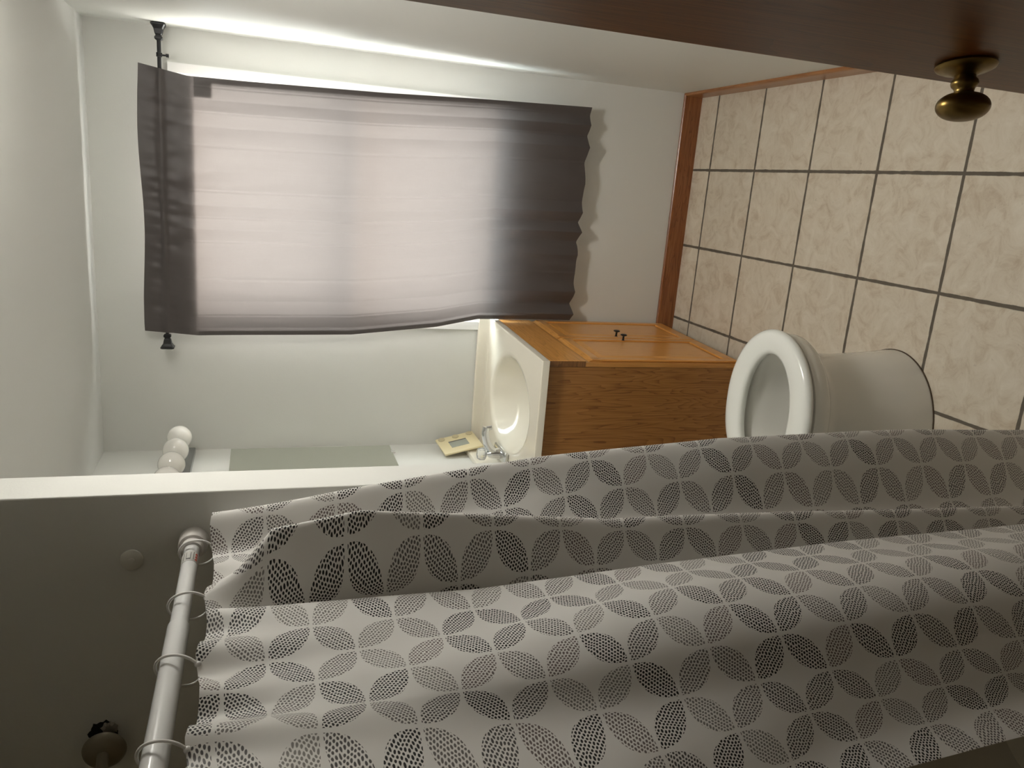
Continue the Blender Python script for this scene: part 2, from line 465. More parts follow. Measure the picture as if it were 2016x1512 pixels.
def catmull(pts, n):
    P = [pts[0]] + list(pts) + [pts[-1]]
    out = []
    segs = len(pts) - 1
    for k in range(n):
        t = k / (n - 1) * segs
        i = min(int(t), segs - 1); f = t - i
        p0, p1, p2, p3 = P[i], P[i + 1], P[i + 2], P[i + 3]
        out.append(tuple(0.5 * ((2 * b_) + (-a + c) * f + (2 * a - 5 * b_ + 4 * c - d) * f * f + (-a + 3 * b_ - 3 * c + d) * f ** 3)
                         for a, b_, c, d in zip(p0, p1, p2, p3)))
    return out

def tag(o, label, cat, group=None):
    o['label'] = label; o['category'] = cat
    if group: o['group'] = group
    return o

def thing(name, loc, label, cat, group=None, rz=0.0):
    o = bpy.data.objects.new(name, None)
    o.empty_display_size = 0.05
    C.objects.link(o)
    o.location = loc; o.rotation_euler = (0, 0, rz)
    return tag(o, label, cat, group)

def put(name, bm, mat, parent, smooth=False, label=None, angle=40):
    """mesh given in world coordinates, stored relative to its (unrotated) parent"""
    p = parent
    off = Vector((0, 0, 0))
    while p is not None:
        off += Vector(p.location); p = p.parent
    for v in bm.verts: v.co -= off
    o = link_mesh(name, bm, mat, parent, smooth, angle=angle)
    if label: o['label'] = label
    return o

def struct(name, bm, mat, smooth=False):
    o = link_mesh(name, bm, mat, None, smooth)
    o['kind'] = 'structure'
    return o

# ------------------------------------------------------------------ the shell
T = 0.14
struct('floor', bx(XA - 0.2, XR + T, -1.9, YB + T, -0.06, 0.0), M['tile'])
struct('ceiling', bx(XA - 0.2, XR + T, -1.9, YB + T, H, H + 0.06), M['ceiling'])
wb = bmesh.new()                                        # back wall around the window hole
box(wb, XL - T, WX0, YB, YB + T, 0, H); box(wb, WX1, XR + T, YB, YB + T, 0, H)
box(wb, WX0, WX1, YB, YB + T, 0, WZ0); box(wb, WX0, WX1, YB, YB + T, WZ1, H)
struct('wall_back', wb, M['wall'])
struct('wall_right', bx(XR, XR + T, -1.9, YB, 0, H), M['wall'])
struct('wall_left', bx(XL - T, XL, YP2, YB, 0, H), M['wall'])
struct('wall_divider', bx(XA - T, XP, YP, YP2, 0, H, bev=0.003), M['wall'])
struct('wall_alcove', bx(XA - T, XA, YN - 0.12, YP, 0, H), M['surround'])
struct('wall_near', bx(XA - T, -0.40, YN - 0.12, YN, 0, H), M['surround'])
wf = bmesh.new()
box(wf, 0.335, XR, 0.08, 0.20, 0, H); box(wf, -0.40, 0.335, 0.08, 0.20, 2.12, H); box(wf, -0.52, -0.40, YN, 0.20, 0, H)
struct('wall_front', wf, M['hall'])
wh = bmesh.new()
box(wh, XA - T, XR + T, -1.9, -1.8, 0, H); box(wh, XA - T, XA, -1.8, YN - 0.12, 0, H)
struct('wall_hall', wh, M['hall'])

def base_profile(bm, run, h=0.084, t=0.012):
    """run: function (offset from wall, z, end) -> point, swept between two ends"""
    prof = [(0, 0), (t, 0), (t, h - 0.010), (t - 0.002, h - 0.004), (t - 0.006, h), (0, h)]
    a = [bm.verts.new(run(o, z, 0)) for o, z in prof]
    b_ = [bm.verts.new(run(o, z, 1)) for o, z in prof]
    n = len(prof)
    for i in range(n): bm.faces.new((a[i], a[(i + 1) % n], b_[(i + 1) % n], b_[i]))
    bm.faces.new(a); bm.faces.new(b_[::-1])
    return bm
struct('baseboard_back', base_profile(bmesh.new(), lambda o, z, e: ((-0.60 if e == 0 else XR - o), YB - o, z)), M['trim_wood'])
struct('baseboard_right', base_profile(bmesh.new(), lambda o, z, e: (XR - o, (0.20 if e == 0 else YB - o), z)), M['trim_wood_y'])

# window: casing, liner, frame, two sashes, glass
win = bpy.data.objects.new('window_1', None); C.objects.link(win); win['kind'] = 'structure'
win.location = ((WX0 + WX1) / 2, YB, WZ0)
def ring_boxes(bm, x0, x1, z0, z1, w, y0, y1, bev=0.0):
    box(bm, x0, x0 + w, y0, y1, z0, z1, bev); box(bm, x1 - w, x1, y0, y1, z0, z1, bev)
    box(bm, x0 + w, x1 - w, y0, y1, z0, z0 + w, bev); box(bm, x0 + w, x1 - w, y0, y1, z1 - w, z1, bev)
    return bm
put('casing', ring_boxes(bmesh.new(), WX0 - 0.028, WX1 + 0.028, WZ0 - 0.028, WZ1 + 0.028, 0.034, YB - 0.014, YB), M['window_white'], win)
put('window_frame', ring_boxes(bmesh.new(), WX0, WX1, WZ0, WZ1, 0.018, YB - 0.004, YB + 0.10), M['window_white'], win)
zm = 1.50
for za, zb_, yy in ((zm - 0.02, WZ1 - 0.018, YB + 0.045), (WZ0 + 0.018, zm + 0.02, YB + 0.012)):
    s = put('sash', ring_boxes(bmesh.new(), WX0 + 0.018, WX1 - 0.018, za, zb_, 0.028, yy, yy + 0.03, 0.002), M['window_white'], win)
    put('pane', bx(WX0 + 0.046, WX1 - 0.046, yy + 0.012, yy + 0.018, za + 0.028, zb_ - 0.028), M['glass'], s)

# ------------------------------------------------------------------ door, open into the room
door = bpy.data.objects.new('door_1', None); C.objects.link(door); door['kind'] = 'structure'
DE = Vector((0.1854, 0.929, 0.0)); dd = Vector((-0.166, 0.986, 0)).normalized(); dn = Vector((-dd.y, dd.x, 0))
DWID = 0.71
door.location = DE - dd * DWID
door.rotation_euler = (0, 0, math.atan2(dd.y, dd.x))     # local +x runs to the free edge, +y is the seen face
link_mesh('slab', bx(0, DWID, -0.035, 0, 0.012, 2.03, bev=0.0015), M['door_wood'], door)
kz = CAM_H - 1.003 * 0.862
kn = bpy.data.objects.new('knob_set', None); C.objects.link(kn); kn.parent = door
kn.location = (DWID - 0.070, 0.0, kz)
link_mesh('rosette', lathe(bmesh.new(), [(0, 0.0355), (0.003, 0.0365), (0.006, 0.035), (0.009, 0.029), (0.0105, 0.021), (0.013, 0.0165), (0.015, 0.0135)], (0, 0, 0), (0, 1, 0), 48), M['brass'], kn, True)
link_mesh('neck', lathe(bmesh.new(), [(0.010, 0.0125), (0.018, 0.0128), (0.021, 0.0155), (0.0245, 0.0165), (0.028, 0.0155), (0.031, 0.0125), (0.035, 0.0115), (0.039, 0.013), (0.043, 0.018)], (0, 0, 0), (0, 1, 0), 40), M['brass'], kn, True)
prof = [(0.0405, 0.012)]
for k in range(1, 25):
    a = math.pi * (k / 24.0)
    prof.append((0.0535 - 0.0175 * math.cos(a), max(0.0008, 0.0345 * math.sin(a) ** 0.85)))
link_mesh('grip', lathe(bmesh.new(), prof[2:], (0, 0, 0), (0, 1, 0), 48, sx=0.86, sy=1.0), M['brass'], kn, True)

# ------------------------------------------------------------------ shower alcove
tub = thing('bathtub', (-1.055, 0.66, 0), 'enamel bathtub hidden behind the patterned shower curtain', 'bathtub')
def rrect(cx, cy, hx, hy, r, z, n=10):
    pts = []
    for sx, sy, a0 in ((1, 1, 0), (-1, 1, 90), (-1, -1, 180), (1, -1, 270)):
        for k in range(n + 1):
            a = math.radians(a0 + 90 * k / n)
            pts.append(Vector((cx + sx * (hx - r) + r * math.cos(a), cy + sy * (hy - r) + r * math.sin(a), z)))
    return pts
cx, cy, hx, hy = -1.095, 0.66, 0.315, 0.755
tb = bmesh.new()
loft(tb, [rrect(cx, cy, hx, hy, 0.03, 0.0), rrect(cx, cy, hx, hy, 0.03, 0.37), rrect(cx, cy, hx - 0.01, hy - 0.01, 0.03, 0.385),
          rrect(cx, cy, hx - 0.06, hy - 0.08, 0.12, 0.385), rrect(cx, cy, hx - 0.075, hy - 0.10, 0.12, 0.36),
          rrect(cx, cy, hx - 0.13, hy - 0.18, 0.14, 0.09), rrect(cx, cy, hx - 0.18, hy - 0.25, 0.12, 0.07)])
put('basin', tb, M['tub'], tub, True)
put('drain', lathe(bmesh.new(), [(0, 0.03), (0.003, 0.028)], (cx, 1.05, 0.0705), (0, 0, 1), 24), M['chrome'], tub, True)

RX, RZ = -0.672, 1.968
rod = thing('shower_rod', (RX, YP, RZ), 'white tension shower rod fixed to the grey alcove wall', 'shower rod')
put('end_cup', lathe(bmesh.new(), [(0, 0.024), (0.004, 0.0255), (0.030, 0.0250), (0.034, 0.0235), (0.036, 0.019), (0.050, 0.0175)], (RX, YP - 0.0005, RZ), (0, -1, 0), 40), M['rod_sleeve'], rod, True)
put('inner_tube', lathe(bmesh.new(), [(0.03, 0.0135), (0.45, 0.0135)], (RX, YP, RZ), (0, -1, 0), 32), M['rod_white'], rod, True)
put('outer_tube', lathe(bmesh.new(), [(0.300, 0.0137), (0.301, 0.0158), (YP - YN - 0.03, 0.0158)], (RX, YP, RZ), (0, -1, 0), 32), M['rod_white'], rod, True)
lab = put('label_band', lathe(bmesh.new(), [(0.077, 0.0137), (0.0775, 0.0141), (0.112, 0.0141), (0.1125, 0.0137)], (RX, YP, RZ), (0, -1, 0), 32), M['label'], rod, True, 'grey printed paper band with small red triangles')
mk = bmesh.new()
def rod_patch(bm, a0, a1, y0, y1, tri=False, r=0.01435):
    pts = []
    k = 4
    lo = [(RX + r * math.cos(a0 + (a1 - a0) * i / k), y0, RZ + r * math.sin(a0 + (a1 - a0) * i / k)) for i in range(k + 1)]
    hi = [(RX + r * math.cos(a0 + (a1 - a0) * i / k), y1, RZ + r * math.sin(a0 + (a1 - a0) * i / k)) for i in range(k + 1)]
    if tri:
        mid = (RX + r * math.cos((a0 + a1) / 2), y1, RZ + r * math.sin((a0 + a1) / 2))
        vs = [bm.verts.new(p) for p in lo] + [bm.verts.new(mid)]
        bm.faces.new(vs)
    else:
        A = [bm.verts.new(p) for p in lo]; B = [bm.verts.new(p) for p in hi]
        for i in range(k): bm.faces.new((A[i], A[i + 1], B[i + 1], B[i]))
a_ = math.radians
for k in range(3): rod_patch(mk, a_(-62), a_(-34), YP - 0.108 + k * 0.0095, YP - 0.100 + k * 0.0095, True)
put('red_marks', mk, M['red'], rod)
mk = bmesh.new()
rod_patch(mk, a_(-8), a_(22), YP - 0.108, YP - 0.104)
rod_patch(mk, a_(-8), a_(-4), YP - 0.104, YP - 0.083); rod_patch(mk, a_(20), a_(23), YP - 0.104, YP - 0.083)
rod_patch(mk, a_(40), a_(44), YP - 0.108, YP - 0.081); rod_patch(mk, a_(-28), a_(-24), YP - 0.108, YP - 0.081)
put('dark_print', mk, M['ink'], rod)

# printed shower curtain, a sheet whose plan changes with height
def lerp_table(tab, z):
    if z >= tab[0][0]: return tab[0][1]
    for (za, va), (zb_, vb) in zip(tab, tab[1:]):
        if z >= zb_:
            f = (z - zb_) / (za - zb_)
            return vb + (va - vb) * f
    return tab[-1][1]
ZT = 1.936
def plan(z):
    XAp = lerp_table([(1.95, -.607), (1.69, -.560), (1.33, -.514), (.93, -.483), (.42, -.474), (.0, -.478)], z)
    azB = lerp_table([(1.95, -.565), (1.89, -.530), (1.835, -.468), (1.70, -.4449), (1.50, -.4604), (1.26, -.4827), (1.0, -.4845), (.84, -.4875), (.5, -.50), (0, -.51)], z)
    azC = lerp_table([(1.92, -.582), (1.52, -.5834), (1.20, -.561), (.81, -.5477), (.35, -.5366), (0, -.53)], z)
    g = max(0.0, min(1.0, (ZT - z) / 0.75)); g = g * g * (3 - 2 * g)
    mix = lambda a, b_: a + (b_ - a) * g
    YB_ = 1.185; YC = mix(1.115, 1.10)
    XB = azB * YB_; XC = azC * YC
    near = lerp_table([(ZT, .42), (1.3, .665), (1.1, .695), (.5, .715), (0, .72)], z)
    return [(1.402, mix(-.650, XAp - .09)), (1.385, mix(-.625, XAp - .025)), (1.36, XAp), (1.315, mix(-.640, XAp - .045)),
            (1.262, mix(-.662, -.612)), (1.225, mix(-.655, XB - .035)), (YB_, XB + .002), (1.150, mix(-.655, XB - .040)),
            (1.128, mix(-.668, min(-.655, XC - .035))), (YC, XC + .001), (1.04, mix(-.648, XC + .012)), (.96, mix(-.656, XC + .022)),
            (.885, mix(-.660, XC + .004)), (.815, mix(-.652, XC - .055)), (near + .05 * g + .06 * (1 - g), mix(-.660, XC - .105)), (near, mix(-.655, XC - .125))]
NS, NZ = 260, 150
sb = bmesh.new()
uvl = sb.loops.layers.uv.new('UVMap')
ref = catmull(plan(1.25), NS)
acc = [0.0]
for a, c in zip(ref, ref[1:]): acc.append(acc[-1] + math.hypot(a[0] - c[0], a[1] - c[1]))
grid = []
RINGS_Y = [1.355, 1.173, 1.009, 0.838, 0.66, 0.48]
for j in range(NZ):
    z = ZT - (ZT - 0.06) * j / (NZ - 1)
    row = catmull(plan(z), NS)
    line = []
    for i, (y, x) in enumerate(row):
        # ripples and the sag of the hem between the rings
        w = math.exp(-(ZT - z) / 0.10)
        x += 0.010 * w * math.sin(y * 75 + 0.6) + 0.0035 * math.sin(31 * y + 5 * z) * (1 - w) * math.sin(2.3 * z + 1)
        zz = z - 0.010 * w * abs(math.sin((y - 1.173) / 0.168 * math.pi))
        line.append((sb.verts.new((x, y, zz)), acc[i], z))
    grid.append(line)
for j in range(NZ - 1):
    for i in range(NS - 1):
        q = (grid[j][i], grid[j][i + 1], grid[j + 1][i + 1], grid[j + 1][i])
        fc = sb.faces.new([k[0] for k in q])
        for lp, k in zip(fc.loops, q): lp[uvl].uv = (k[1], k[2])
scur = link_mesh('shower_curtain', sb, M['cloth'], None, True, angle=180)
tag(scur, 'white shower curtain printed with grey dotted leaves, hanging from the white rod', 'shower curtain')

ring_labels = ['clear plastic curtain ring nearest the rod end cup', 'clear plastic curtain ring just past the red marks on the rod',
               'large clear curtain ring halfway along the shower rod', 'clear curtain ring at the bottom edge of the photo, closest to the viewer']
for k, y in enumerate(RINGS_Y[:4]):
    r0 = thing('curtain_ring', (RX, y, RZ), ring_labels[k], 'curtain ring', 'clear rings on the shower rod')
    tilt = (0.10, 0.05, 0.42, 0.30)[k]
    pts = []
    for i in range(40):
        a = 2 * math.pi * i / 40
        px, pz = 0.0235 * math.cos(a), 0.030 * math.sin(a) - 0.010
        pts.append((RX + px + 0.004, y + tilt * pz * 0.9, RZ + pz))
    put('loop', tube(bmesh.new(), pts, 0.0021, 10, True), M['ring'], r0, True, angle=180)
    put('clasp', sphere(bmesh.new(), (RX + 0.016, y - tilt * 0.03, RZ - 0.036), 0.0048, 20, 12), M['ring'], r0, True, angle=180)

cap = link_mesh('plastic_plug', lathe(bmesh.new(), [(0, 0.0195), (0.003, 0.0195), (0.0042, 0.0178), (0.0045, 0.005), (0.0062, 0.0042), (0.0065, 0.001)], (0, 0, 0), (0, -1, 0), 36), M['cap'], None, True, loc=(-0.706, YP, 2.073))
tag(cap, 'small round white plastic cap on the alcove wall above the rod', 'plug')

arm = thing('shower_plumbing', (-1.075, YP, 2.130), 'bronze shower arm with round flange at a ragged wall hole', 'shower arm')
hb = bmesh.new()
def blob(cx_, cz_, r, y, n=28, rag=0.14, sq=1.0):
    return [Vector((cx_ + r * sq * (1 + random.uniform(-rag, rag)) * math.cos(2 * math.pi * i / n), y, cz_ + r * (1 + random.uniform(-rag, rag)) * math.sin(2 * math.pi * i / n))) for i in range(n)]
loft(hb, [blob(-1.060, 2.134, 0.025, YP - 0.0003), blob(-1.060, 2.134, 0.024, YP - 0.0012)])
put('wall_opening', hb, M['hole'], arm)
pb = bmesh.new()
loft(pb, [blob(-1.052, 2.124, 0.014, YP - 0.0012, rag=0.2), blob(-1.051, 2.123, 0.009, YP - 0.007, rag=0.25)])
put('torn_plaster', pb, M['plaster'], arm, True)
path = [(-1.070, YP - 0.002, 2.130), (-1.075, YP - 0.05, 2.128), (-1.076, YP - 0.09, 2.122), (-1.077, YP - 0.12, 2.108), (-1.078, YP - 0.145, 2.085), (-1.079, YP - 0.17, 2.058)]
path = catmull(path, 24)
put('pipe', tube(bmesh.new(), path, 0.0105, 20), M['bronze'], arm, True)
put('flange', lathe(bmesh.new(), [(0, 0.037), (0.002, 0.038), (0.006, 0.0365), (0.011, 0.030), (0.016, 0.019), (0.019, 0.0125)], (-1.0745, YP - 0.030, 2.1285), (0, -1, -0.03), 44), M['bronze'], arm, True)

# ------------------------------------------------------------------ vanity cabinet (front is turned a few degrees)
FA = Vector((-0.562, 3.245, 0)); FB = Vector((-0.592, 2.535, 0))
ev = (FA - FB).normalized()
ang = math.atan2(-ev.x, ev.y)
def fx_at(y, off=0.0): return FA.x + (y - FA.y) * (FA.x - FB.x) / (FA.y - FB.y) - off
ZC = 0.90
van = thing('vanity_cabinet', (-0.86, 2.90, 0), 'oak bathroom vanity cabinet with two doors in the far left corner', 'cabinet')
VY0, VY1 = 2.572, 3.243
for ya, yb_ in ((VY0, VY0 + 0.016), (VY1 - 0.016, VY1)):
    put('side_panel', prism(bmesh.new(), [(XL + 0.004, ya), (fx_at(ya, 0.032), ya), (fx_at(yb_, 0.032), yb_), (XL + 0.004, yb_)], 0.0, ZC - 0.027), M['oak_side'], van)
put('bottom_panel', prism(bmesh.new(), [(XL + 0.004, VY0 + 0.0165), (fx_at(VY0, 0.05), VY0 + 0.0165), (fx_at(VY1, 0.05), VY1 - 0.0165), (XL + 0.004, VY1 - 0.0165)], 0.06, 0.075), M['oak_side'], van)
put('toe_board', prism(bmesh.new(), [(fx_at(VY0, 0.075), VY0 + 0.0165), (fx_at(VY0, 0.06), VY0 + 0.0165), (fx_at(VY1, 0.06), VY1 - 0.0165), (fx_at(VY1, 0.075), VY1 - 0.0165)], 0.0, 0.06), M['oak_dark'], van)
def front_local(bm, parent_name, mat, y_near, zbase=0.0, smooth=False):
    """bm in a local frame: +x out of the cabinet, +y along the front towards the back wall"""
    o = link_mesh(parent_name, bm, mat, van, smooth)
    o.location = Vector((fx_at(y_near, 0.031), y_near, zbase)) - Vector(van.location)
    o.rotation_euler = (0, 0, ang)
    return o
ff = bmesh.new()
LW = (VY1 - VY0) / math.cos(ang)
box(ff, 0, 0.0165, 0.0, LW, 0.055, ZC - 0.027, 0.001)
front_local(ff, 'face_frame', M['oak_frame'], VY0)
fb = bmesh.new()
box(fb, 0.0168, 0.0225, 0.001, LW - 0.003, 0.718, ZC - 0.029, 0.002)
df = front_local(fb, 'false_drawer_front', M['oak_y'], VY0)
link_mesh('end_grain', bx(0.001, 0.0215, -0.0012, 0.0002, 0.720, ZC - 0.031), M['oak_dark'], df)['label'] = 'dark end grain edge'
def make_door(y_near, y_far):
    w = (y_far - y_near) / math.cos(ang); zb0, zt = 0.066, 0.704; fr = 0.05; t0, t1 = 0.0168, 0.0255
    bm = bmesh.new()
    def frust(x0, x1, z0, z1, inset_l, inset_r, inset_b, inset_t):
        pass
    # stiles and rails, the top rail bevelled into a finger pull
    box(bm, t0, t1, 0, fr * 0.62, zb0, zt - 0.012, 0.003); box(bm, t0, t1, w - fr * 0.62, w, zb0, zt - 0.012, 0.003)
    box(bm, t0, t1, fr * 0.62, w - fr * 0.62, zb0, zb0 + fr, 0.003)
    o = front_local(bm, 'cabinet_door', M['oak'], y_near)
    rb = bmesh.new()
    sec = [(t0, zt), (t1, zt - 0.020), (t1, zt - fr), (t0, zt - fr)]
    loft(rb, [[Vector((x, y, z)) for x, z in sec] for y in (0.0, w)])
    link_mesh('top_rail', rb, M['oak_y'], o)
    pn = bmesh.new()
    a0, a1, c0, c1 = fr * 0.62, w - fr * 0.62, zb0 + fr, zt - fr
    def rr(x, i): return [Vector((x, a0 + i, c0 + i)), Vector((x, a1 - i, c0 + i)), Vector((x, a1 - i, c1 - i)), Vector((x, a0 + i, c1 - i))]
    loft(pn, [rr(t0, 0), rr(t0 + 0.0005, 0), rr(t0 + 0.0005, 0.010), rr(t0 + 0.0045, 0.012), rr(t1 - 0.001, 0.030), rr(t1 - 0.001, 0.032)])
    link_mesh('raised_panel', pn, M['oak'], o)
    return o, w
for (ya, yb_, side) in ((2.585, 2.919, 'far'), (2.929, 3.236, 'near')):
    d_, w_ = make_door(ya, yb_)
    yk = (w_ - 0.030) if side == 'far' else 0.030
    link_mesh('knob', lathe(bmesh.new(), [(0, 0.0075), (0.001, 0.0045), (0.016, 0.004), (0.019, 0.008), (0.021, 0.0135), (0.0235, 0.0135), (0.0255, 0.011), (0.026, 0.003)], (0.0255, yk, 0.425), (1, 0, 0), 28), M['knob_dark'], d_, True)

# one-piece top with the bowl moulded in
top = thing('sink', (-0.86, 2.90, ZC), 'cream moulded sink top with oval bowl on the oak cabinet', 'sink')
N = 120
scx, scy, sa, sb_ = -0.855, 2.890, 0.192, 0.245
corners = [Vector((FA.x, FA.y, 0)), Vector((XL + 0.003, FA.y, 0)), Vector((XL + 0.003, FB.y, 0)), Vector((FB.x, FB.y, 0))]
def quad_hit(a, inset=0.0):
    d = Vector((math.cos(a), math.sin(a), 0)); o = Vector((scx, scy, 0)); best = None
    for i in range(4):
        p, q = corners[i], corners[(i + 1) % 4]; e = q - p
        den = d.x * e.y - d.y * e.x
        if abs(den) < 1e-9: continue
        t = ((p.x - o.x) * e.y - (p.y - o.y) * e.x) / den
        s_ = ((p.x - o.x) * d.y - (p.y - o.y) * d.x) / den
        if t > 0 and -1e-6 <= s_ <= 1 + 1e-6 and (best is None or t < best): best = t
    return o + d * best
angs = sorted([2 * math.pi * i / N for i in range(N)] + [math.atan2(c.y - scy, c.x - scx) % (2 * math.pi) for c in corners])
def ell(f, z): return [Vector((scx + sa * f * math.cos(a), scy + sb_ * f * math.sin(a), z)) for a in angs]
# ray-angle ellipse: keep the same polar angle on every ring
def ellp(f, z):
    out_ = []
    for a in angs:
        r = 1.0 / math.sqrt((math.cos(a) / (sa * f)) ** 2 + (math.sin(a) / (sb_ * f)) ** 2)
        out_.append(Vector((scx + r * math.cos(a), scy + r * math.sin(a), z)))
    return out_
rect = [quad_hit(a) for a in angs]
def rec(f, z):
    c0 = Vector((scx, scy, 0))
    return [Vector((p.x, p.y, z)) if f == 0 else Vector(((p - (p - c0).normalized() * f).x, (p - (p - c0).normalized() * f).y, z)) for p in rect]
tbm = bmesh.new()
rings = [ellp(0.10, ZC - 0.128), ellp(0.30, ZC - 0.126), ellp(0.52, ZC - 0.115), ellp(0.70, ZC - 0.092), ellp(0.83, ZC - 0.062), ellp(0.92, ZC - 0.032), ellp(0.975, ZC - 0.012), ellp(1.01, ZC - 0.004), ellp(1.05, ZC - 0.0015), ellp(1.10, ZC), ellp(1.105, ZC),
         rec(0.010, ZC), rec(0.004, ZC), rec(0.001, ZC - 0.0015), rec(0, ZC - 0.004), rec(0, ZC - 0.026), rec(0.03, ZC - 0.026)]
loft(tbm, rings, True, False)
put('basin_top', tbm, M['marble'], top, True, angle=35)
put('drain', lathe(bmesh.new(), [(0, 0.022), (0.002, 0.021), (0.0025, 0.012)], (scx, scy, ZC - 0.1285), (0, 0, 1), 28), M['chrome'], top, True)
# coved splashes
sp1 = bmesh.new()
sec = [(0.0, 0.0), (0.030, 0.0), (0.022, 0.004), (0.018, 0.011), (0.017, 0.040), (0.015, 0.046), (0.011, 0.048), (0.0, 0.048)]
loft(sp1, [[Vector((x, YB - 0.003 - o, ZC + z)) for o, z in sec] for x in (XL + 0.003, FA.x)])
put('side_splash', sp1, M['marble'], top, True)
sp2 = bmesh.new()
sec = [(0.0, 0.0), (0.034, 0.0), (0.026, 0.004), (0.021, 0.012), (0.020, 0.092), (0.018, 0.098), (0.014, 0.100), (0.0, 0.100)]
loft(sp2, [[Vector((XL + 0.003 + o, y, ZC + z)) for o, z in sec] for y in (FB.y, YB - 0.022)])
put('back_splash', sp2, M['marble'], top, True)

# faucet at the wall side of the bowl
FX, FY = -1.070, 2.905
fau = thing('faucet', (FX, FY, ZC), 'chrome sink faucet with clear acrylic handle behind the oval bowl', 'faucet')
put('base_plate', bx(FX - 0.026, FX + 0.026, FY - 0.078, FY + 0.078, ZC + 0.0005, ZC + 0.018, bev=0.008, seg=3), M['chrome'], fau, True)
spath = catmull([(FX, FY, ZC + 0.015), (FX + 0.010, FY, ZC + 0.045), (FX + 0.045, FY, ZC + 0.072), (FX + 0.085, FY, ZC + 0.083), (FX + 0.115, FY, ZC + 0.080)], 22)
put('spout', tube(bmesh.new(), spath, [0.019 - 0.006 * i / 21 for i in range(22)], 20), M['chrome'], fau, True)
put('aerator', lathe(bmesh.new(), [(0, 0.0095), (0.018, 0.0095), (0.019, 0.008)], (FX + 0.110, FY, ZC + 0.076), (0.15, 0, -1), 20), M['chrome'], fau, True)
put('body', lathe(bmesh.new(), [(0, 0.024), (0.030, 0.021), (0.045, 0.017), (0.050, 0.012), (0.056, 0.010)], (FX, FY, ZC + 0.016), (0, 0, 1), 28), M['chrome'], fau, True)
put('handle', lathe(bmesh.new(), [(0, 0.012), (0.003, 0.020), (0.008, 0.0255), (0.028, 0.0255), (0.036, 0.020), (0.038, 0.008)], (FX, FY, ZC + 0.073), (0, 0, 1), 12), M['acrylic'], fau, False, 'clear acrylic knob')

# ------------------------------------------------------------------ mirror, light bar, digital device on the left wall
mir = thing('wall_mirror', (XL, 2.90, 1.64), 'frameless mirror on the left wall above the sink', 'mirror')
put('glass', bx(XL + 0.0005, XL + 0.005, 2.56, 3.242, 1.314, 1.967, bev=0.0008, seg=1), M['mirror'], mir)
for yy, zz in ((3.16, 1.314), (2.66, 1.314)):
    put('clip', bx(XL + 0.0004, XL + 0.009, yy - 0.010, yy + 0.010, zz - 0.012, zz + 0.006, bev=0.002), M['ring'], mir)

bar = thing('vanity_light', (XL, 2.90, 2.15), 'chrome vanity light bar with round white bulbs above the mirror', 'light')
put('back_plate', bx(XL + 0.0005, XL + 0.026, 2.575, 3.212, 2.100, 2.200, bev=0.003), M['chrome_dull'], bar)
for k in range(4):
    y = 3.115 - 0.148 * k
    s_ = put('socket', lathe(bmesh.new(), [(0, 0.026), (0.004, 0.024), (0.006, 0.018), (0.030, 0.017), (0.031, 0.014)], (XL + 0.025, y, 2.150), (1, 0, 0), 28), M['chrome'], bar, True)
    bb = bmesh.new()
    pr = [(0.0, 0.0135), (0.012, 0.0145)]
    R_ = 0.0455
    for i in range(0, 25):
        a = math.radians(160 - 160 * i / 24.0)
        pr.append((0.012 + R_ * 0.94 - R_ * math.cos(math.pi - a) * -1 if False else 0.0125 + R_ * math.cos(math.radians(20)) - R_ * math.cos(math.radians(20) + (math.pi - math.radians(20)) * i / 24.0), max(0.0006, R_ * math.sin(math.radians(20) + (math.pi - math.radians(20)) * i / 24.0))))
    lathe(bb, pr, (XL + 0.046, y, 2.150), (1, 0, 0), 40)
    put('bulb', bb, M['opal'], s_, True, 'round white globe bulb', angle=60)

P1 = Vector((-1.108, 3.234, 1.115)); P2 = Vector((-1.078, 3.222, 0.950)); P4 = Vector((-1.098, 3.082, 0.934)); P3 = P1 + (P4 - P2) + Vector((0.0, -0.004, 0.006))
dev = thing('digital_device', tuple(P4), 'yellowed cream device with grey screen and three buttons leaning in the sink corner', 'digital device')
du = (P2 - P4); dv = (P3 - P4)
LU, LV = du.length, dv.length
du.normalize(); dv = (dv - du * dv.dot(du)).normalized()
dw = du.cross(dv)
if dw.x < 0: dw = -dw
mw = Matrix((du, dv, dw)).transposed().to_4x4()
dev.rotation_euler = mw.to_euler()
link_mesh('case', bx(0, LU, 0, LV, -0.006, 0.004, bev=0.004), M['device'], dev, True)
link_mesh('bezel', bx(LU * .28, LU * .66, LV * .28, LV * .74, 0.0035, 0.0045), M['bezel'], dev)
link_mesh('screen', bx(LU * .28, LU * .60, LV * .28, LV * .74, 0.0036, 0.0048), M['lcd'], dev)
for k in range(3):
    bb = lathe(bmesh.new(), [(0.003, 0.0155), (0.007, 0.0145), (0.0085, 0.011)], (LU * .88, LV * (.12 + .37 * k), 0), (0, 0, 1), 28)
    link_mesh('button', bb, M['device_btn'], dev, True)

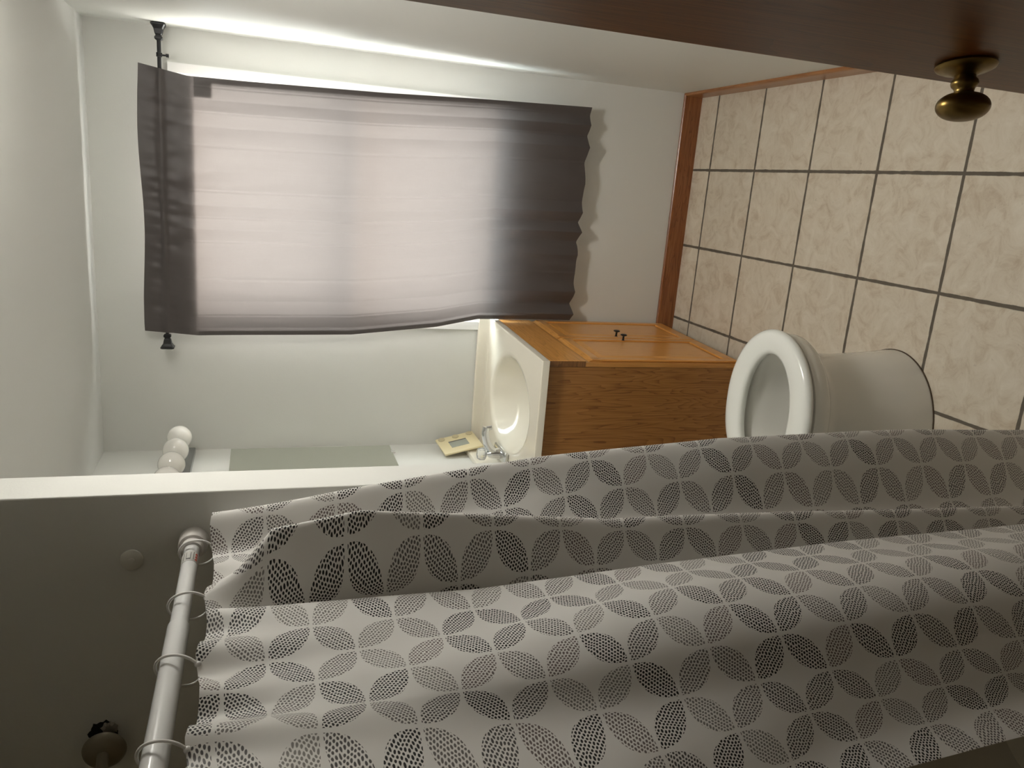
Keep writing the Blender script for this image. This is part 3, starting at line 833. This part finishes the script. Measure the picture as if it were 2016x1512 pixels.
# ------------------------------------------------------------------ toilet
TY = 1.890
toi = thing('toilet', (-0.72, TY, 0), 'white toilet with an oval seat beside the oak cabinet', 'toilet')
def egg(cx_, front, back, hw, z, n=72, dy=0.0):
    """egg plan: front reaches +x, back reaches -x, half width hw"""
    pts = []
    for i in range(n):
        a = 2 * math.pi * i / n
        c, s = math.cos(a), math.sin(a)
        L = front if c > 0 else back
        e = 2.0 if c > 0 else 2.6
        x = L * math.copysign(abs(c) ** (2 / e), c); y = hw * math.copysign(abs(s) ** (2 / (2.0 if c > 0 else 2.3)), s)
        pts.append(Vector((cx_ + x, TY + dy + y, z)))
    return pts
bm_ = bmesh.new()
bc = -0.58
loft(bm_, [egg(-0.62, .226, .33, .186, 0.0, dy=-.017), egg(-0.62, .226, .33, .186, 0.010, dy=-.017), egg(-0.62, .217, .33, .175, 0.10, dy=-.012), egg(-0.62, .208, .33, .166, 0.22, dy=-.008),
           egg(-0.61, .200, .33, .160, 0.305, dy=-.004), egg(-0.60, .212, .33, .164, 0.338), egg(-0.59, .226, .33, .184, 0.352), egg(bc, .224, .33, .190, 0.364), egg(bc, .229, .33, .193, 0.395), egg(bc, .227, .33, .191, 0.408),
           egg(bc, .214, .30, .172, 0.411), egg(bc, .185, .20, .135, 0.405), egg(bc, .165, .18, .120, 0.385), egg(bc, .150, .165, .108, 0.32), egg(bc, .115, .13, .085, 0.25), egg(bc, .07, .10, .055, 0.20)])
put('bowl', bm_, M['porcelain'], toi, True, angle=60)
put('water', loft_b := (lambda b_: (loft(b_, [egg(bc, .128, .143, .094, 0.273), egg(bc, .129, .144, .095, 0.275)]), b_)[1])(bmesh.new()), M['water'], toi)
sm = bmesh.new()
def seat_ring(k, z): return egg(bc, .237 - k, .215 - k * .6, .197 - k, z)
def hole_ring(k, z): return egg(bc - 0.005, .170 + k, .165 + k, .112 + k, z)
loft(sm, [seat_ring(.006, .416), seat_ring(.001, .420), seat_ring(0, .428), seat_ring(.004, .436), seat_ring(.014, .4415), seat_ring(.030, .443),
          hole_ring(.014, .442), hole_ring(.004, .437), hole_ring(0, .430), hole_ring(.002, .418), hole_ring(.012, .416), seat_ring(.006, .416)], False, False)
bmesh.ops.remove_doubles(sm, verts=sm.verts, dist=1e-5)
put('seat', sm, M['seat_plastic'], toi, True, 'white oval seat', angle=60)
lm = bmesh.new()
def lid_ring(k, x):
    pts = egg(0, .237 - k, .215 - k * .6, .190 - k, 0)
    return [Vector((x - 0.10 * (p.x + 0.2), p.y, 0.640 + p.x * 0.98)) for p in pts]
loft(lm, [lid_ring(.010, -.826), lid_ring(0, -.830), lid_ring(0, -.840), lid_ring(.012, -.845)])
put('lid', lm, M['seat_plastic'], toi, True, angle=60)
tk = bmesh.new()
box(tk, XL + 0.012, -0.905, TY - 0.215, TY + 0.215, 0.395, 0.735, bev=0.025, seg=4)
put('tank', tk, M['porcelain'], toi, True)
box(tk2 := bmesh.new(), XL + 0.006, -0.897, TY - 0.225, TY + 0.225, 0.736, 0.770, bev=0.010, seg=3)
put('tank_lid', tk2, M['porcelain'], toi, True)
put('flush_lever', lathe(bmesh.new(), [(0, 0.012), (0.006, 0.012), (0.012, 0.006), (0.07, 0.005), (0.075, 0.003)], (-0.900, TY - 0.15, 0.66), (0.5, 0.9, -0.15), 16), M['chrome'], toi, True)
put('caulk_line', loft_c := (lambda b_: (loft(b_, [egg(-0.62, .2285, .332, .1885, 0.0005, dy=-.017), egg(-0.62, .2285, .332, .1885, 0.004, dy=-.017)]), b_)[1])(bmesh.new()), M['dirt'], toi)
put('bolt_cap', lathe(bmesh.new(), [(0, 0.013), (0.010, 0.012), (0.016, 0.006)], (-0.60, TY - 0.212, 0.0), (0, 0, 1), 20), M['cap'], toi, True)

# ------------------------------------------------------------------ window curtain and its rod
RY, RZW = 3.188, 2.190
crod = thing('curtain_rod', (-0.12, RY, RZW), 'thin black curtain rod with square flared ends above the window', 'curtain rod')
put('tube', lathe(bmesh.new(), [(0, 0.0068), (0.60, 0.0068)], (0.405, RY, RZW), (-1, 0, 0), 24), M['black'], crod, True)
put('inner_tube', lathe(bmesh.new(), [(0, 0.0056), (0.62, 0.0056)], (-0.075, RY, RZW), (-1, 0, 0), 24), M['black'], crod, True)
def sq_loft(x_dir, x0, prof):
    bm = bmesh.new(); rings_ = []
    for t, hw in prof:
        x = x0 + x_dir * t
        c = hw * 0.18
        rings_.append([Vector((x, RY + a, RZW + b_)) for a, b_ in ((hw, hw - c), (hw - c, hw), (-hw + c, hw), (-hw, hw - c), (-hw, -hw + c), (-hw + c, -hw), (hw - c, -hw), (hw, -hw + c))])
    loft(bm, rings_)
    return bm
prof_f = [(0, 0.0085), (0.004, 0.0130), (0.011, 0.0130), (0.013, 0.0100), (0.017, 0.0095), (0.021, 0.0120), (0.036, 0.0150), (0.044, 0.0195), (0.050, 0.0240), (0.054, 0.0240), (0.056, 0.021)]
put('end_piece', sq_loft(1, XR - 0.0575, prof_f), M['black'], crod)
put('end_piece', sq_loft(-1, -0.652, prof_f), M['black'], crod)
put('lock_collar', lathe(bmesh.new(), [(0, 0.0072), (0.001, 0.0100), (0.014, 0.0100), (0.015, 0.0072)], (0.352, RY, RZW), (-1, 0, 0), 24), M['black'], crod, True)
sc_ = bmesh.new()
lathe(sc_, [(0.0, 0.003), (0.012, 0.003), (0.0125, 0.0060), (0.022, 0.0066), (0.0225, 0.003)], (0.344, RY, RZW - 0.009), (0, 0, -1), 14)
put('thumb_screw', sc_, M['black'], crod, True)

dr = thing('window_curtain', (-0.15, RY, RZW), 'sheer taupe grey curtain panel hanging over the bright window', 'curtain')
ZD0, ZD1 = 0.545, 2.262
NX, NZ2 = 400, 120
FOLDS = 8
def edge_l(z):                                           # left edge creeps as the cloth narrows downward
    return lerp_table([(2.27, -.640), (2.08, -.655), (1.9, -.650), (1.5, -.640), (1.15, -.600), (.97, -.562), (.75, -.558), (.5, -.558)], z)
def edge_r(z):
    return lerp_table([(2.27, .312), (2.10, .285), (1.9, .288), (1.4, .303), (1.0, .322), (.54, .338)], z)
def drape_pt(u, z, off=0.0):
    x = edge_l(z) + (edge_r(z) - edge_l(z)) * u
    low = max(0.0, min(1.0, (1.15 - z) / 0.55)); low = low * low * (3 - 2 * low)
    hi = max(0.0, min(1.0, (z - 2.02) / 0.12))
    ph = u * FOLDS
    ph2 = ph + 0.22 * math.sin(ph * 1.7); tri = 2 * abs((ph2 + 0.15) % 1.0 - 0.5) * 2 - 1          # creased zigzag
    amp = (0.0060 + 0.008 * low) * (1 - 0.8 * hi) * (0.6 + 0.4 * math.sin(ph * 1.9 + 0.7))
    y = RY - 0.004 + amp * tri + 0.004 * math.sin(u * 5 + z * 2) * low
    fr_ = (ph2 + 0.15) % 1.0
    dist_ = min(fr_, 1 - fr_) * 0.115
    y -= 0.0022 * math.exp(-(dist_ / 0.0035) ** 2) * (1 - hi)
    y += 0.0025 * math.sin(u * 47 + 3 * math.sin(z * 6)) * math.sin(z * 9 + u * 12) * (0.35 + low)
    y -= 0.012 * (1 - hi) * math.sin(min(1.0, (2.1 - z) / 1.5 if z < 2.1 else 0.0) * math.pi) * 0.3
    # front layer passes before the rod
    rodz = math.exp(-((z - RZW) / 0.009) ** 2)
    y = y - 0.0085 * rodz
    near_rod = math.exp(-((z - RZW) / 0.045) ** 2)
    y += 0.006 * hi * near_rod * (1 - rodz) * noise.noise((u * 34, z * 9, 2.0)) + 0.003 * hi * noise.noise((u * 13, z * 20, 7.0))
    y += 0.0016 * (1 - hi) * noise.noise((u * 30, z * 5, 4.0))
    z2 = z + 0.006 * math.sin(u * 9 + 1) * hi * (1 if z > 2.2 else 0)
    if z < 0.62: z2 += (0.62 - z) / 0.075 * 0.0035 * tri * (1.2 + math.sin(ph * 2.3))
    return Vector((x, y - off, z2))
def sheet(z0, z1, u0, u1, nx, nz, off):
    bm = bmesh.new()
    g_ = [[bm.verts.new(drape_pt(u0 + (u1 - u0) * i / (nx - 1), z1 - (z1 - z0) * j / (nz - 1), off)) for i in range(nx)] for j in range(nz)]
    for j in range(nz - 1):
        for i in range(nx - 1): bm.faces.new((g_[j][i], g_[j][i + 1], g_[j + 1][i + 1], g_[j + 1][i]))
    return bm
put('panel', sheet(ZD0, ZD1, 0, 1, NX, 260, 0.0), M['drape'], dr, True, angle=180)
put('rod_pocket', sheet(2.078, ZD1, 0, 1, NX, 40, -0.013), M['drape_hem'], dr, True, 'darker double layer along the top', angle=180)
put('bottom_hem', sheet(ZD0, ZD0 + 0.085, 0, 1, NX, 10, -0.003), M['drape_hem'], dr, True, 'darker double hem', angle=180)
put('side_hem', sheet(ZD0, 2.078, 0.0, 0.022, 8, NZ2, -0.003), M['drape_hem'], dr, True, angle=180)
put('side_hem', sheet(ZD0, 2.078, 0.978, 1.0, 8, NZ2, -0.003), M['drape_hem'], dr, True, angle=180)
put('care_tag', sheet(2.018, 2.078, 0.925, 0.985, 14, 8, -0.005), M['drape_tag'], dr, True, 'small dark square tag', angle=180)

# ------------------------------------------------------------------ ceiling lamp, added out of view to brighten the room
LX, LY = 0.235, 1.78
fill_lamp = thing('added_ceiling_light', (LX, LY, H), 'added round white ceiling light out of view, brightening the room', 'light')
put('rim', lathe(bmesh.new(), [(0, 0.175), (0.03, 0.178), (0.035, 0.168)], (LX, LY, H - 0.0005), (0, 0, -1), 48), M['cap'], fill_lamp, True)
put('diffuser', lathe(bmesh.new(), [(0.034, 0.166), (0.050, 0.155), (0.066, 0.115), (0.074, 0.060), (0.076, 0.002)], (LX, LY, H), (0, 0, -1), 48), M['fill_lamp'], fill_lamp, True, 'glowing white diffuser of the added ceiling light', angle=180)
